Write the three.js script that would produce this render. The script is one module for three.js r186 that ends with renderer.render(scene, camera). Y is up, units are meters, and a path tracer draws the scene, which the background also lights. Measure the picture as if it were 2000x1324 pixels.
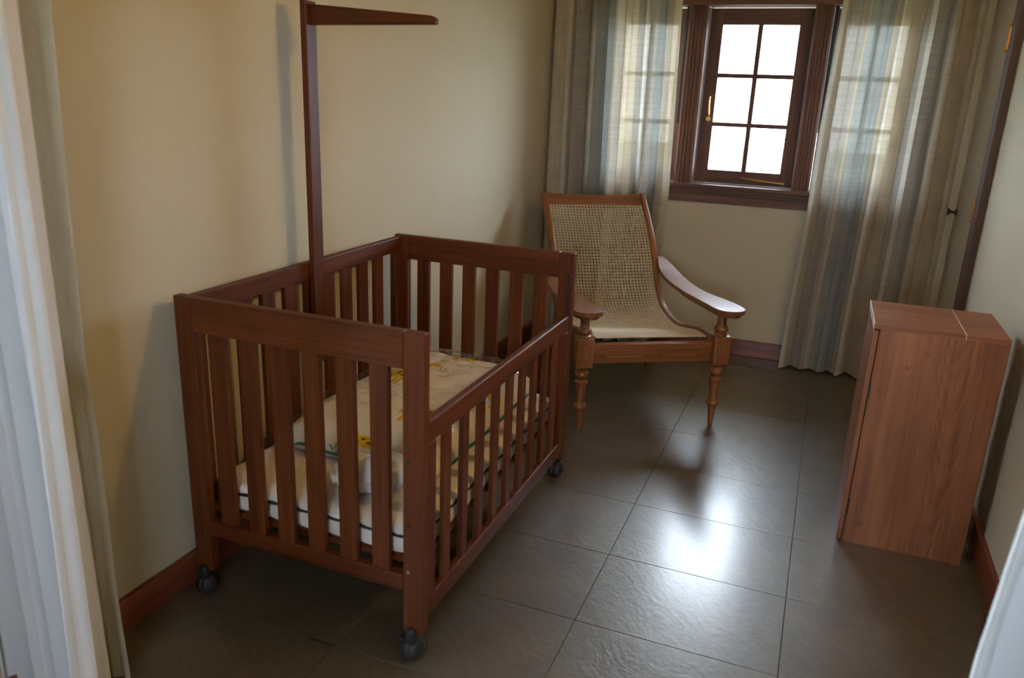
import * as THREE from 'three';
import { RoundedBoxGeometry } from 'three/addons/geometries/RoundedBoxGeometry.js';
import { mergeGeometries } from 'three/addons/utils/BufferGeometryUtils.js';

// ---------------------------------------------------------------- camera, sky, exposure
const scene = new THREE.Scene();
const camera = new THREE.PerspectiveCamera(46.8, 2000 / 1324, 0.05, 200);
camera.position.set(1.8067, 1.6, 1.7167);
camera.rotation.set(-0.2974, 0.3693, 0.0402, 'YXZ');
camera.focus = 3.3;
camera.userData.fStop = 2.6;
scene.add(camera);
scene.background = new THREE.Color().setRGB(0.74, 0.87, 1.0);   // bright even overcast sky
scene.backgroundIntensity = 50;
const renderer = new THREE.WebGLRenderer({ antialias: true });
renderer.toneMapping = THREE.LinearToneMapping;
renderer.toneMappingExposure = 0.70;
renderer.shadowMap.enabled = true;

// ---------------------------------------------------------------- helpers
let seed = 12345;
const rnd = () => { seed = (seed * 1664525 + 1013904223) >>> 0; return seed / 4294967296; };
const V = (x, y, z) => new THREE.Vector3(x, y, z);
const smooth = t => t * t * (3 - 2 * t);
const clamp = (x, a = 0, b = 1) => Math.min(b, Math.max(a, x));
const lerp = (a, b, t) => a + (b - a) * t;
function hash(x, y, s) { let h = (x * 374761393 + y * 668265263 + s * 974711) | 0; h = Math.imul(h ^ (h >>> 13), 1274126177); h ^= h >>> 16; return (h >>> 0) / 4294967296; }
function pnoise(x, y, px, py, s) {            // periodic value noise
  const xi = Math.floor(x), yi = Math.floor(y), fx = smooth(x - xi), fy = smooth(y - yi);
  const m = (a, b) => ((a % b) + b) % b;
  const a = hash(m(xi, px), m(yi, py), s), b = hash(m(xi + 1, px), m(yi, py), s), c = hash(m(xi, px), m(yi + 1, py), s), d = hash(m(xi + 1, px), m(yi + 1, py), s);
  return lerp(lerp(a, b, fx), lerp(c, d, fx), fy);
}
function fbm(u, v, px, py, oct, s) { let t = 0, a = 0.5, n = 0; for (let i = 0; i < oct; i++) { t += a * pnoise(u * px, v * py, px, py, s + i * 17); n += a; a *= 0.55; px *= 2; py *= 2; } return t / n; }
const toS = c => Math.round(255 * clamp(c <= 0.0031308 ? 12.92 * c : 1.055 * Math.pow(c, 1 / 2.4) - 0.055));
function tex(w, h, fn, { rx = 1, ry = 1, color = true } = {}) {   // fn(u, v) -> linear [r, g, b] or a grey number
  const d = new Uint8Array(w * h * 4);
  for (let j = 0; j < h; j++) for (let i = 0; i < w; i++) {
    const c = fn((i + 0.5) / w, (j + 0.5) / h), k = (j * w + i) * 4;
    if (color) { d[k] = toS(c[0]); d[k + 1] = toS(c[1]); d[k + 2] = toS(c[2]); } else { d[k] = d[k + 1] = d[k + 2] = Math.round(255 * clamp(c)); }
    d[k + 3] = 255;
  }
  const t = new THREE.DataTexture(d, w, h, THREE.RGBAFormat);
  t.wrapS = t.wrapT = THREE.RepeatWrapping; t.magFilter = THREE.LinearFilter; t.minFilter = THREE.LinearMipmapLinearFilter; t.generateMipmaps = true;
  if (color) t.colorSpace = THREE.SRGBColorSpace;
  t.repeat.set(rx, ry); t.needsUpdate = true;
  return t;
}
const mix3 = (a, b, t) => [lerp(a[0], b[0], t), lerp(a[1], b[1], t), lerp(a[2], b[2], t)];

const used = {};
function numbered(n) { const k = used[n] = (used[n] ?? -1) + 1; return k ? `${n}_${String(k).padStart(3, '0')}` : n; }
function thing(name, label, category, pos = [0, 0, 0], yaw = 0, group) {
  const o = new THREE.Group(); o.name = numbered(name); o.position.set(...pos); o.rotation.y = yaw; o.userData = { label, category };
  if (group) o.userData.group = group; scene.add(o); return o;
}
function structure(name, label, category, pos = [0, 0, 0]) { const o = thing(name, label, category, pos); o.userData.kind = 'structure'; return o; }
function mesh(name, geo, mat, parent) { const m = new THREE.Mesh(geo, mat); m.name = name; m.castShadow = m.receiveShadow = true; parent.add(m); return m; }
function grainUV(geo, grain, offset = [rnd() * 3, rnd() * 3]) {       // uv in metres, v along the grain
  const p = geo.attributes.position, n = geo.attributes.normal, uv = new Float32Array(p.count * 2), A = ['x', 'y', 'z'];
  for (let i = 0; i < p.count; i++) {
    const q = { x: p.getX(i), y: p.getY(i), z: p.getZ(i) }, m = { x: Math.abs(n.getX(i)), y: Math.abs(n.getY(i)), z: Math.abs(n.getZ(i)) };
    const dom = A.reduce((a, b) => m[b] > m[a] ? b : a);
    let u, v;
    if (dom === grain) { const o = A.filter(a => a !== grain); u = q[o[0]]; v = q[o[1]] * 0.3; }
    else { v = q[grain]; u = q[A.find(a => a !== grain && a !== dom)]; }
    uv[2 * i] = u + offset[0]; uv[2 * i + 1] = v + offset[1];
  }
  geo.setAttribute('uv', new THREE.BufferAttribute(uv, 2)); return geo;
}
function boxGeo(x0, x1, y0, y1, z0, z1, grain = 'y', r = 0.003, seg = 2) {
  const w = x1 - x0, h = y1 - y0, d = z1 - z0;
  const g = r > 0 ? new RoundedBoxGeometry(w, h, d, seg, Math.min(r, w / 2.1, h / 2.1, d / 2.1)) : new THREE.BoxGeometry(w, h, d).toNonIndexed();
  g.translate((x0 + x1) / 2, (y0 + y1) / 2, (z0 + z1) / 2);
  return grainUV(g, grain);
}
// box part in world numbers under a group at its own place
function board(name, parent, mat, b, grain = 'y', r = 0.003) {
  const p = parent.isGroup ? parent.position : parent.parent.position;
  return mesh(name, boxGeo(b[0] - p.x, b[1] - p.x, b[2] - p.y, b[3] - p.y, b[4] - p.z, b[5] - p.z, grain, r), mat, parent);
}
function fromGrid(nu, nv, fn, { closeU = false, uv = null } = {}) {     // fn(i, j) -> Vector3 ; smooth normals
  const cu = nu + 1, pos = [], uvs = [], idx = [];
  for (let j = 0; j <= nv; j++) for (let i = 0; i <= nu; i++) { const p = fn(i / nu, j / nv); pos.push(p.x, p.y, p.z); const t = uv ? uv(i / nu, j / nv, p) : [i / nu, j / nv]; uvs.push(t[0], t[1]); }
  for (let j = 0; j < nv; j++) for (let i = 0; i < nu; i++) { const a = j * cu + i, b = a + 1, c = a + cu, d = c + 1; idx.push(a, b, d, a, d, c); }
  const g = new THREE.BufferGeometry();
  g.setAttribute('position', new THREE.Float32BufferAttribute(pos, 3)); g.setAttribute('uv', new THREE.Float32BufferAttribute(uvs, 2)); g.setIndex(idx); g.computeVertexNormals();
  if (closeU) { const n = g.attributes.normal; for (let j = 0; j <= nv; j++) { const a = j * cu, b = a + nu; const v = V(n.getX(a) + n.getX(b), n.getY(a) + n.getY(b), n.getZ(a) + n.getZ(b)).normalize(); n.setXYZ(a, v.x, v.y, v.z); n.setXYZ(b, v.x, v.y, v.z); } }
  return g;
}
// sweep of a section [a, b] (a along side, b along up) through frames {p, side, up, sa, sb}; ends capped
function sweep(frames, section, uvScale = 1) {
  const pos = [], uvs = [], idx = [], n = section.length; let s = 0; const uo = rnd() * 3, vo = rnd() * 3;
  let per = [0]; for (let k = 0; k < n; k++) { const a = section[k], b = section[(k + 1) % n]; per.push(per[k] + Math.hypot(a[0] - b[0], a[1] - b[1])); }
  frames.forEach((f, j) => {
    if (j) s += f.p.distanceTo(frames[j - 1].p);
    for (let k = 0; k <= n; k++) { const q = section[k % n], v = f.p.clone().addScaledVector(f.side, q[0] * (f.sa ?? 1)).addScaledVector(f.up, q[1] * (f.sb ?? 1)); pos.push(v.x, v.y, v.z); uvs.push(uo + per[k] * uvScale, vo + s * uvScale); }
  });
  const c = n + 1;
  for (let j = 0; j < frames.length - 1; j++) for (let k = 0; k < n; k++) { const a = j * c + k, b = a + 1, d = a + c, e = d + 1; idx.push(a, b, e, a, e, d); }
  for (const [j, flip] of [[0, 1], [frames.length - 1, 0]]) { const base = pos.length / 3, f = frames[j]; for (let k = 0; k < n; k++) { const o = (j * c + k) * 3; pos.push(pos[o], pos[o + 1], pos[o + 2]); uvs.push(uo, vo); } for (let k = 1; k < n - 1; k++) flip ? idx.push(base, base + k + 1, base + k) : idx.push(base, base + k, base + k + 1); }
  let g = new THREE.BufferGeometry();
  g.setAttribute('position', new THREE.Float32BufferAttribute(pos, 3)); g.setAttribute('uv', new THREE.Float32BufferAttribute(uvs, 2)); g.setIndex(idx);
  g.computeVertexNormals(); return g;
}
const roundRect = (w, h, r, k = 3) => { const o = []; for (const [cx, cy, a] of [[w / 2 - r, h / 2 - r, 0], [-w / 2 + r, h / 2 - r, 1], [-w / 2 + r, -h / 2 + r, 2], [w / 2 - r, -h / 2 + r, 3]]) for (let i = 0; i <= k; i++) { const t = (a + i / k) * Math.PI / 2; o.push([cx + r * Math.cos(t), cy + r * Math.sin(t)]); } return o; };
function lathe(profile, y0 = 0, seg = 28) {   // [[r, y], ...] smoothed
  const c = new THREE.SplineCurve(profile.map(([r, y]) => new THREE.Vector2(r, y + y0)));
  const pts = c.getPoints(profile.length * 5).map(p => new THREE.Vector2(Math.max(0.0005, p.x), p.y));
  const g = new THREE.LatheGeometry(pts, seg); const uv = g.attributes.uv, p = g.attributes.position, a = rnd() * 3, b = rnd() * 3;
  for (let i = 0; i < uv.count; i++) uv.setXY(i, a + uv.getX(i) * 0.18, b + p.getY(i));
  return g;
}
const tubeGeo = (pts, r, seg = 40, rad = 8, closed = false) => new THREE.TubeGeometry(new THREE.CatmullRomCurve3(pts, closed), seg, r, rad, closed);

// ---------------------------------------------------------------- materials
function woodTex(dark, mid, light, s, { pores = 0.35, streak = 1 } = {}) {     // 0.5 m across, 1.5 m along
  return tex(768, 1024, (u, v) => {
    const warp = (fbm(u, v, 4, 2, 3, s + 50) - 0.5) * 0.06;
    const band = fbm(u + warp, v, 14, 2, 4, s), fine = fbm(u + warp * 0.5, v, 90, 5, 3, s + 9), pore = fbm(u, v, 150, 14, 2, s + 21), broad = fbm(u, v, 3, 2, 3, s + 31);
    let t = clamp(0.5 + (band - 0.5) * 1.5 * streak + (fine - 0.5) * 0.7 + (broad - 0.5) * 0.8);
    let c = t < 0.5 ? mix3(dark, mid, t * 2) : mix3(mid, light, t * 2 - 1);
    const p = clamp((0.36 - pore) * 8) * pores; return mix3(c, [c[0] * 0.45, c[1] * 0.4, c[2] * 0.4], p);
  }, { rx: 2, ry: 1 / 1.5 });
}
const woodBump = tex(512, 512, (u, v) => 0.5 + (fbm(u, v, 110, 6, 3, 77) - 0.5) * 0.9, { rx: 2, ry: 1 / 1.5, color: false });
const std = o => new THREE.MeshStandardMaterial(o), phy = o => new THREE.MeshPhysicalMaterial(o);
const M = {};
M.crib = phy({ map: woodTex([0.062, 0.013, 0.0035], [0.108, 0.025, 0.006], [0.155, 0.042, 0.010], 3, { streak: 0.8 }), roughness: 0.5, specularIntensity: 0.5, clearcoat: 0.12, clearcoatRoughness: 0.22, bumpMap: woodBump, bumpScale: 0.0003 });
M.chair = phy({ map: woodTex([0.12, 0.038, 0.011], [0.215, 0.073, 0.021], [0.30, 0.112, 0.036], 11), roughness: 0.42, clearcoat: 0.35, clearcoatRoughness: 0.2, bumpMap: woodBump, bumpScale: 0.0003 });
M.window = phy({ map: woodTex([0.075, 0.033, 0.022], [0.13, 0.056, 0.038], [0.18, 0.08, 0.055], 23), roughness: 0.6 });
M.base = phy({ map: woodTex([0.10, 0.022, 0.012], [0.18, 0.042, 0.022], [0.25, 0.065, 0.032], 31), roughness: 0.42, clearcoat: 0.3, clearcoatRoughness: 0.3 });
M.jamb = std({ map: woodTex([0.045, 0.02, 0.015], [0.075, 0.034, 0.026], [0.10, 0.05, 0.037], 37), roughness: 0.5 });
const lamD = [0.165, 0.056, 0.025], lamM = [0.26, 0.096, 0.042], lamL = [0.33, 0.13, 0.062];
M.laminate = std({ map: woodTex(lamD, lamM, lamL, 41, { pores: 0.15, streak: 0.6 }), roughness: 0.45 });
M.laminatePanel = std({   // one printed sheet with a cathedral figure, uv 0..1 over the panel
  map: tex(640, 1024, (u, v) => {
    const w = (fbm(u, v, 5, 4, 4, 61) - 0.5);
    const cx = 0.66 + 0.05 * Math.sin(v * 4), d = Math.abs(u - cx) * 1.6, cat = Math.sin((v * 1.0 - d * d * 6.5 + w * 0.35) * 46) * Math.exp(-d * d * 9);
    const st = fbm(u + w * 0.03, v, 26, 2, 4, 64), fine = fbm(u, v, 140, 6, 3, 65), broad = fbm(u, v, 4, 2, 3, 66);
    let t = clamp(0.52 + cat * 0.13 + (st - 0.5) * 1.1 + (fine - 0.5) * 0.5 + (broad - 0.5) * 0.8);
    let c = t < 0.5 ? mix3(lamD, lamM, t * 2) : mix3(lamM, lamL, t * 2 - 1);
    for (const [kx, ky, r] of [[0.17, 0.10, 0.03], [0.30, 0.83, 0.02], [0.12, 0.72, 0.02], [0.44, 0.90, 0.018]]) { const q = Math.hypot((u - kx) * 1, (v - ky) * 2) / r; c = mix3(c, [c[0] * 0.55, c[1] * 0.5, c[2] * 0.5], Math.exp(-q * q) * 0.7); }
    return c;
  }), roughness: 0.42
});
M.edge = std({ color: new THREE.Color().setRGB(0.62, 0.54, 0.44), roughness: 0.5 });
const plasterBump = tex(512, 512, (u, v) => 0.5 + (fbm(u, v, 60, 60, 3, 5) - 0.5) * 0.6 + (fbm(u, v, 6, 6, 3, 6) - 0.5) * 0.5, { color: false, rx: 0.8, ry: 0.8 });
M.wall = std({ map: tex(512, 512, (u, v) => { const t = 1 + (fbm(u, v, 5, 5, 4, 2) - 0.5) * 0.05; return [0.605 * t, 0.535 * t, 0.395 * t]; }, { rx: 0.5, ry: 0.5 }), roughness: 0.85, bumpMap: plasterBump, bumpScale: 0.0012 });
M.ceiling = std({ color: new THREE.Color().setRGB(0.40, 0.30, 0.20), roughness: 0.8 });
M.doorWhite = std({ color: new THREE.Color().setRGB(0.86, 0.87, 0.91), roughness: 0.4 });
M.grout = std({ color: new THREE.Color().setRGB(0.05, 0.042, 0.033), roughness: 0.9 });
const tileBump = tex(1024, 1024, (u, v) => {
  const w = (fbm(u, v, 5, 5, 3, 90) - 0.5) * 0.25;
  return 0.5 + (fbm(u + v + w, v - u * 1 + w, 10, 40, 4, 91) - 0.5) * 0.55 + (fbm(u, v, 70, 70, 3, 92) - 0.5) * 0.5 + (fbm(u, v, 8, 8, 3, 93) - 0.5) * 0.3;
}, { color: false, rx: 1 / 0.9, ry: 1 / 0.9 });
const tileTex = tex(1024, 1024, (u, v) => {
  const a = fbm(u, v, 5, 5, 5, 80), b = fbm(u, v, 60, 60, 3, 81), st = fbm(u + v, v - u, 8, 40, 3, 83);
  const t = clamp(0.5 + (a - 0.5) * 1.3 + (b - 0.5) * 0.7 + (st - 0.5) * 0.5);
  return mix3([0.056, 0.041, 0.024], [0.112, 0.084, 0.053], t);
}, { rx: 1 / 0.9, ry: 1 / 0.9 });
M.tile = phy({ map: tileTex, roughness: 0.42, bumpMap: tileBump, bumpScale: 0.0016, specularIntensity: 1, ior: 2.0, clearcoat: 1, clearcoatRoughness: 0.22 });
M.black = std({ color: new THREE.Color().setRGB(0.012, 0.012, 0.013), roughness: 0.6 });
M.blackMatte = std({ color: new THREE.Color().setRGB(0.018, 0.018, 0.018), roughness: 0.7 });
M.steel = std({ color: new THREE.Color().setRGB(0.5, 0.5, 0.5), roughness: 0.35, metalness: 1 });
M.brass = std({ color: new THREE.Color().setRGB(0.72, 0.45, 0.14), roughness: 0.3, metalness: 1 });
M.bronze = std({ color: new THREE.Color().setRGB(0.55, 0.27, 0.08), roughness: 0.35, metalness: 1 });
M.glass = phy({ color: 0xffffff, transmission: 1, thickness: 0, roughness: 0, ior: 1.45 });
M.cane = std({ map: tex(256, 256, (u, v) => { const t = fbm(u, v, 20, 20, 3, 7); return mix3([0.80, 0.66, 0.44], [0.92, 0.82, 0.62], t); }, { rx: 3, ry: 3 }), roughness: 0.38 });
const weave = tex(256, 256, (u, v) => 0.5 + 0.25 * Math.sin(u * Math.PI * 2 * 32) + 0.25 * Math.sin(v * Math.PI * 2 * 32), { color: false, rx: 8, ry: 8 });
// striped curtain cloth, 1.1 m repeat across
const bands = [[0.00, 'b'], [0.14, 'w'], [0.18, 'b'], [0.22, 'g'], [0.34, 'b'], [0.38, 't'], [0.55, 'b'], [0.58, 'w'], [0.62, 'b'], [0.74, 'g'], [0.80, 'w'], [0.84, 'g'], [0.90, 't'], [0.97, 'b']];
const bandCol = { b: [0.52, 0.45, 0.34], w: [0.68, 0.65, 0.58], g: [0.36, 0.33, 0.29], t: [0.28, 0.29, 0.275] };
M.stripe = phy({
  map: tex(512, 512, (u, v) => { let k = bands[0][1]; for (const [a, c] of bands) if (u >= a) k = c; const n = 1 + (fbm(u, v, 120, 8, 2, 71) - 0.5) * 0.25 + (fbm(u, v, 8, 120, 2, 72) - 0.5) * 0.2; return bandCol[k].map(c => c * n); }, { rx: 1 / 1.1, ry: 1 / 1.1 }),
  roughness: 0.95, transmission: 0.2, thickness: 0, side: THREE.DoubleSide
});
M.whiteCloth = phy({ color: new THREE.Color().setRGB(0.81, 0.83, 0.87), roughness: 0.95, transmission: 0.04, thickness: 0, side: THREE.DoubleSide });
M.lining = phy({ map: tex(512, 512, (u, v) => { const t = 1 + (fbm(u, v, 6, 6, 4, 73) - 0.5) * 0.10; let c = [0.84 * t, 0.81 * t, 0.65 * t]; const q = Math.hypot(u - 0.36, (v - 0.55) * 1) / 0.012; return mix3(c, [c[0] * 0.75, c[1] * 0.68, c[2] * 0.55], Math.exp(-q * q)); }, { rx: 1, ry: 0.5 }), roughness: 0.95, transmission: 0.45, thickness: 0, side: THREE.DoubleSide });
M.mattress = std({ map: tex(512, 512, (u, v) => { const t = 1 + (fbm(u, v, 6, 6, 4, 74) - 0.5) * 0.12; return [0.78 * t, 0.72 * t, 0.66 * t]; }, { rx: 2, ry: 2 }), roughness: 0.9, bumpMap: weave, bumpScale: 0.0004 });
M.teal = std({ color: new THREE.Color().setRGB(0.02, 0.22, 0.25), roughness: 0.5 });
M.ruffle = std({ color: new THREE.Color().setRGB(0.80, 0.82, 0.86), roughness: 0.9 });
M.sleeve = phy({ color: 0xffffff, transmission: 1, thickness: 0, roughness: 0.04, ior: 1.5, side: THREE.DoubleSide });
M.lawn = std({ map: tex(512, 512, (u, v) => mix3([0.17, 0.18, 0.09], [0.34, 0.33, 0.20], fbm(u, v, 20, 20, 5, 75)), { rx: 0.3, ry: 0.3 }), roughness: 1 });

// ---------------------------------------------------------------- setting
const W = 2.538, ZF = -3.564, ZN = 2.9, H = 2.75, T = 0.25;
const winX0 = 0.28, winX1 = 2.28, winY0 = 1.06, winY1 = 2.32;       // opening in the far wall
const gz0 = 0.80, gz1 = 1.50, gH = 2.10;                            // glass door in the left wall, behind the curtain
const nx0 = 1.45, nx1 = 2.25, ny0 = 1.2, ny1 = 2.1;                  // window in the wall behind the camera
const dz0 = -3.54, dz1 = -2.80, dH = 2.35;                          // cupboard door in the right wall
function wallMesh(name, label, boxes) {
  const g = mergeGeometries(boxes.map(b => { const q = boxGeo(...b, 'y', 0); const uv = q.attributes.uv, p = q.attributes.position, n = q.attributes.normal; for (let i = 0; i < p.count; i++) { const ax = Math.abs(n.getX(i)) > 0.5, ay = Math.abs(n.getY(i)) > 0.5; uv.setXY(i, ax ? p.getZ(i) : p.getX(i), ay ? p.getZ(i) : p.getY(i)); } return q; }));
  const m = mesh(name, g, M.wall, scene); m.userData = { kind: 'structure', label, category: 'wall' }; return m;
}
wallMesh('wall_far', 'cream plaster wall around the wooden window', [[-T, winX0, 0, H, ZF - T, ZF], [winX1, W + T, 0, H, ZF - T, ZF], [winX0, winX1, 0, winY0, ZF - T, ZF], [winX0, winX1, winY1, H, ZF - T, ZF]]);
wallMesh('wall_left', 'long tan cream plaster wall behind the crib', [[-T, 0, 0, H, ZF, gz0], [-T, 0, 0, H, gz1, ZN], [-T, 0, gH, H, gz0, gz1]]);
wallMesh('wall_right', 'pale plaster wall beside the small brown cabinet', [[W, W + T, 0, H, dz1, ZN], [W, W + T, 0, H, ZF, dz0], [W, W + T, dH, H, dz0, dz1]]);
wallMesh('wall_near', 'cream plaster wall closing the room behind the curtains', [[-T, nx0, 0, H, ZN, ZN + T], [nx1, W + T, 0, H, ZN, ZN + T], [nx0, nx1, 0, ny0, ZN, ZN + T], [nx0, nx1, ny1, H, ZN, ZN + T]]);
{ const c = mesh('ceiling', boxGeo(-T, W + T, H, H + 0.2, ZF - T, ZN + T, 'x', 0), M.ceiling, scene); c.userData = { kind: 'structure', label: 'pale timber ceiling over the room', category: 'ceiling' }; }
{ // floor: recessed grout bed with every tile laid on it
  const f = structure('floor', 'dark grey brown stone tile floor with a soft sheen', 'floor');
  mesh('grout_bed', boxGeo(-T, W + T, -0.1, -0.0025, ZF - T, ZN + T, 'x', 0), M.grout, f);
  const px = 0.627, pz = 0.42, j = 0.0009;
  for (let c = -1; c < 5; c++) for (let r = -9; r < 9; r++) {
    const x0 = Math.max(0, 1.252 + (c - 2) * px), x1 = Math.min(W, 1.252 + (c - 1) * px), z0 = Math.max(ZF, -0.80 + r * pz), z1 = Math.min(ZN, -0.80 + (r + 1) * pz);
    if (x1 - x0 < 0.02 || z1 - z0 < 0.02) continue;
    const g = boxGeo(x0 + j, x1 - j, -0.012, 0, z0 + j, z1 - j, 'z', 0.001, 1);
    mesh('tile', g, M.tile, f);
  }
}
// baseboards
for (const [n, l, b, ax] of [
  ['baseboard_left', 'red brown wooden baseboard along the wall behind the crib', [0, 0.02, 0, 0.11, ZF, gz0], 'z'],
  ['baseboard_far', 'red brown wooden baseboard below the window', [0.02, W - 0.02, 0, 0.11, ZF, ZF + 0.02], 'x'],
  ['baseboard_right', 'red brown wooden baseboard beside the small cabinet', [W - 0.02, W, 0, 0.11, -2.68, ZN], 'z']]) {
  const m = mesh(n, boxGeo(...b, ax, 0.004), M.base, scene); m.userData = { kind: 'structure', label: l, category: 'baseboard' };
}
{ const g = mesh('lawn', new THREE.BoxGeometry(80, 0.2, 80).toNonIndexed(), M.lawn, scene); const p = g.geometry.attributes.position, uv = g.geometry.attributes.uv; for (let i = 0; i < p.count; i++) uv.setXY(i, p.getX(i), p.getZ(i)); g.position.set(0, -0.35, 0); g.userData = { kind: 'structure', label: 'dry grass lawn outside the window', category: 'lawn' }; }

// window_1: three bays between fluted posts
{
  const w = structure('window_1', 'dark red brown wooden casement window with six bright panes', 'window', [1.28, 1.0, ZF]);
  const P = (n, b, g = 'y', r = 0.003, m = M.window) => board(n, w, m, b, g, r);
  P('apron', [winX0 - 0.04, winX1 + 0.04, 1.0, 1.048, ZF, ZF + 0.022], 'x');
  P('apron', [winX0 - 0.04, winX1 + 0.04, 1.052, 1.092, ZF, ZF + 0.03], 'x');
  P('sill', [winX0 - 0.06, winX1 + 0.06, 1.092, 1.118, ZF - 0.2, ZF + 0.05], 'x', 0.006);
  P('head', [winX0, winX1, 2.195, winY1, ZF - 0.2, ZF + 0.03], 'x');
  P('head_casing', [winX0 - 0.05, winX1 + 0.05, 2.235, 2.345, ZF, ZF + 0.045], 'x');
  P('outer_jamb', [winX0, 0.36, 1.118, 2.195, ZF - 0.2, ZF + 0.02]); P('outer_jamb', [2.20, winX1, 1.118, 2.195, ZF - 0.2, ZF + 0.02]);
  for (const [a, b] of [[0.862, 0.977], [1.597, 1.703]]) {      // fluted posts
    const s = new THREE.Shape(), d = 0.2, n = 4, fw = (b - a - 0.024) / n; s.moveTo(0, -d); s.lineTo(b - a, -d); s.lineTo(b - a, 0.012); s.lineTo(b - a - 0.012, 0.022);
    for (let i = 0; i < n; i++) { const x = b - a - 0.012 - i * fw; s.absarc(x - fw / 2, 0.022, fw / 2 * 0.82, 0, Math.PI, true); s.lineTo(x - fw, 0.022); }
    s.lineTo(0, 0.012); s.lineTo(0, -d);
    const g = new THREE.ExtrudeGeometry(s, { depth: 2.195 - 1.118, bevelEnabled: false, curveSegments: 6 }); g.rotateX(-Math.PI / 2); g.scale(1, 1, -1);
    const idx = g.attributes.position; for (let t = 0; t < idx.count; t += 3) for (const at of Object.values(g.attributes)) for (let k = 0; k < at.itemSize; k++) { const q = at.array[(t + 1) * at.itemSize + k]; at.array[(t + 1) * at.itemSize + k] = at.array[(t + 2) * at.itemSize + k]; at.array[(t + 2) * at.itemSize + k] = q; }
    g.computeVertexNormals(); g.translate(a - 1.28, 0.118, 0); grainUV(g, 'y'); mesh('fluted_post', g, M.window, w);
  }
  for (const [x0, x1] of [[0.36, 0.862], [0.977, 1.597], [1.703, 2.20]]) {
    const z0 = ZF - 0.135, z1 = ZF - 0.10, y0 = 1.12, y1 = 2.19, st = 0.082;
    const q = 1.28, parts = [];
    const bx = (a, b, c, d, e = z0, f = z1, g = 'y') => parts.push(boxGeo(a - q, b - q, c - 1, d - 1, e - ZF, f - ZF, g, 0.003));
    bx(x0 + 0.002, x0 + st, y0, y1); bx(x1 - st, x1 - 0.002, y0, y1); bx(x0 + st, x1 - st, y0, 1.205, z0, z1, 'x'); bx(x0 + st, x1 - st, 2.094, y1, z0, z1, 'x');
    const sash = mesh('sash', mergeGeometries(parts), M.window, w);
    const xm = (x0 + x1) / 2, rows = [1.205, 1.493, 1.793, 2.094];
    const sub = (n, g, m) => mesh(n, g, m, sash);
    sub('glazing_bar', boxGeo(xm - 0.015 - q, xm + 0.015 - q, 0.205, 1.094, z0 + 0.006 - ZF, z1 - 0.006 - ZF, 'y', 0.004), M.window);
    for (const y of [1.493, 1.793]) sub('glazing_bar', boxGeo(x0 + st - q, x1 - st - q, y - 1.014, y - 0.986, z0 + 0.004 - ZF, z1 - 0.007 - ZF, 'x', 0.004), M.window);
    for (let r = 0; r < 3; r++) for (const [a, b] of [[x0 + st, xm], [xm, x1 - st]]) { const g = new THREE.PlaneGeometry(b - a, rows[r + 1] - rows[r]); g.translate((a + b) / 2 - q, (rows[r] + rows[r + 1]) / 2 - 1, z0 + 0.014 - ZF); sub('pane', g, M.glass); }
    if (x0 > 0.9 && x0 < 1.2) {
      const h = mesh('handle', mergeGeometries([tubeGeo([V(1.028 - q, 0.66, -0.09), V(1.028 - q, 0.655, -0.06), V(1.03 - q, 0.60, -0.055), V(1.032 - q, 0.55, -0.062)], 0.006, 20), new THREE.CylinderGeometry(0.016, 0.016, 0.012, 20).rotateX(Math.PI / 2).translate(1.03 - q, 0.525, -0.094)]), M.brass, w); h.userData.label = 'brass casement handle';
      const s2 = mesh('stay_bar', mergeGeometries([tubeGeo([V(1.28 - q, 0.165, -0.092), V(1.33 - q, 0.158, -0.088), V(1.45 - q, 0.15, -0.086), V(1.535 - q, 0.145, -0.086)], 0.005, 24), new THREE.SphereGeometry(0.012, 14, 10).translate(1.545 - q, 0.145, -0.086)]), M.brass, w); s2.userData.label = 'thin brass casement stay';
    }
  }
  P('guide_strip', [0.838, 0.860, 1.49, 2.195, ZF - 0.07, ZF - 0.03], 'y', 0.002, M.blackMatte); P('guide_strip', [1.705, 1.727, 1.47, 2.195, ZF - 0.07, ZF - 0.03], 'y', 0.002, M.blackMatte);
}
// glass door in the left wall behind the curtain
{
  const d = structure('door_2', 'glazed wooden door letting daylight in beside the white curtain', 'door', [0, 0, (gz0 + gz1) / 2]);
  const P = (n, b, g, m = M.window) => board(n, d, m, b, g);
  P('jamb', [-0.2, 0.02, 0, gH, gz0, gz0 + 0.06], 'y'); P('jamb', [-0.2, 0.02, 0, gH, gz1 - 0.06, gz1], 'y'); P('head', [-0.2, 0.02, gH - 0.06, gH, gz0 + 0.06, gz1 - 0.06], 'z'); P('threshold', [-0.2, 0.0, 0, 0.025, gz0 + 0.06, gz1 - 0.06], 'z');
  const zm = (gz0 + gz1) / 2;
  for (const [a, b] of [[gz0 + 0.06, zm], [zm, gz1 - 0.06]]) {
    P('stile', [-0.13, -0.09, 0.03, gH - 0.06, a, a + 0.08], 'y'); P('stile', [-0.13, -0.09, 0.03, gH - 0.06, b - 0.08, b], 'y'); P('rail', [-0.13, -0.09, 0.03, 0.18, a + 0.08, b - 0.08], 'z'); P('rail', [-0.13, -0.09, gH - 0.14, gH - 0.06, a + 0.08, b - 0.08], 'z');
    const g = new THREE.PlaneGeometry(b - a - 0.16, gH - 0.32); g.rotateY(Math.PI / 2); g.translate(-0.11, (0.18 + gH - 0.14) / 2, (a + b) / 2 - zm); mesh('pane', g, M.glass, d);
  }
}
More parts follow.
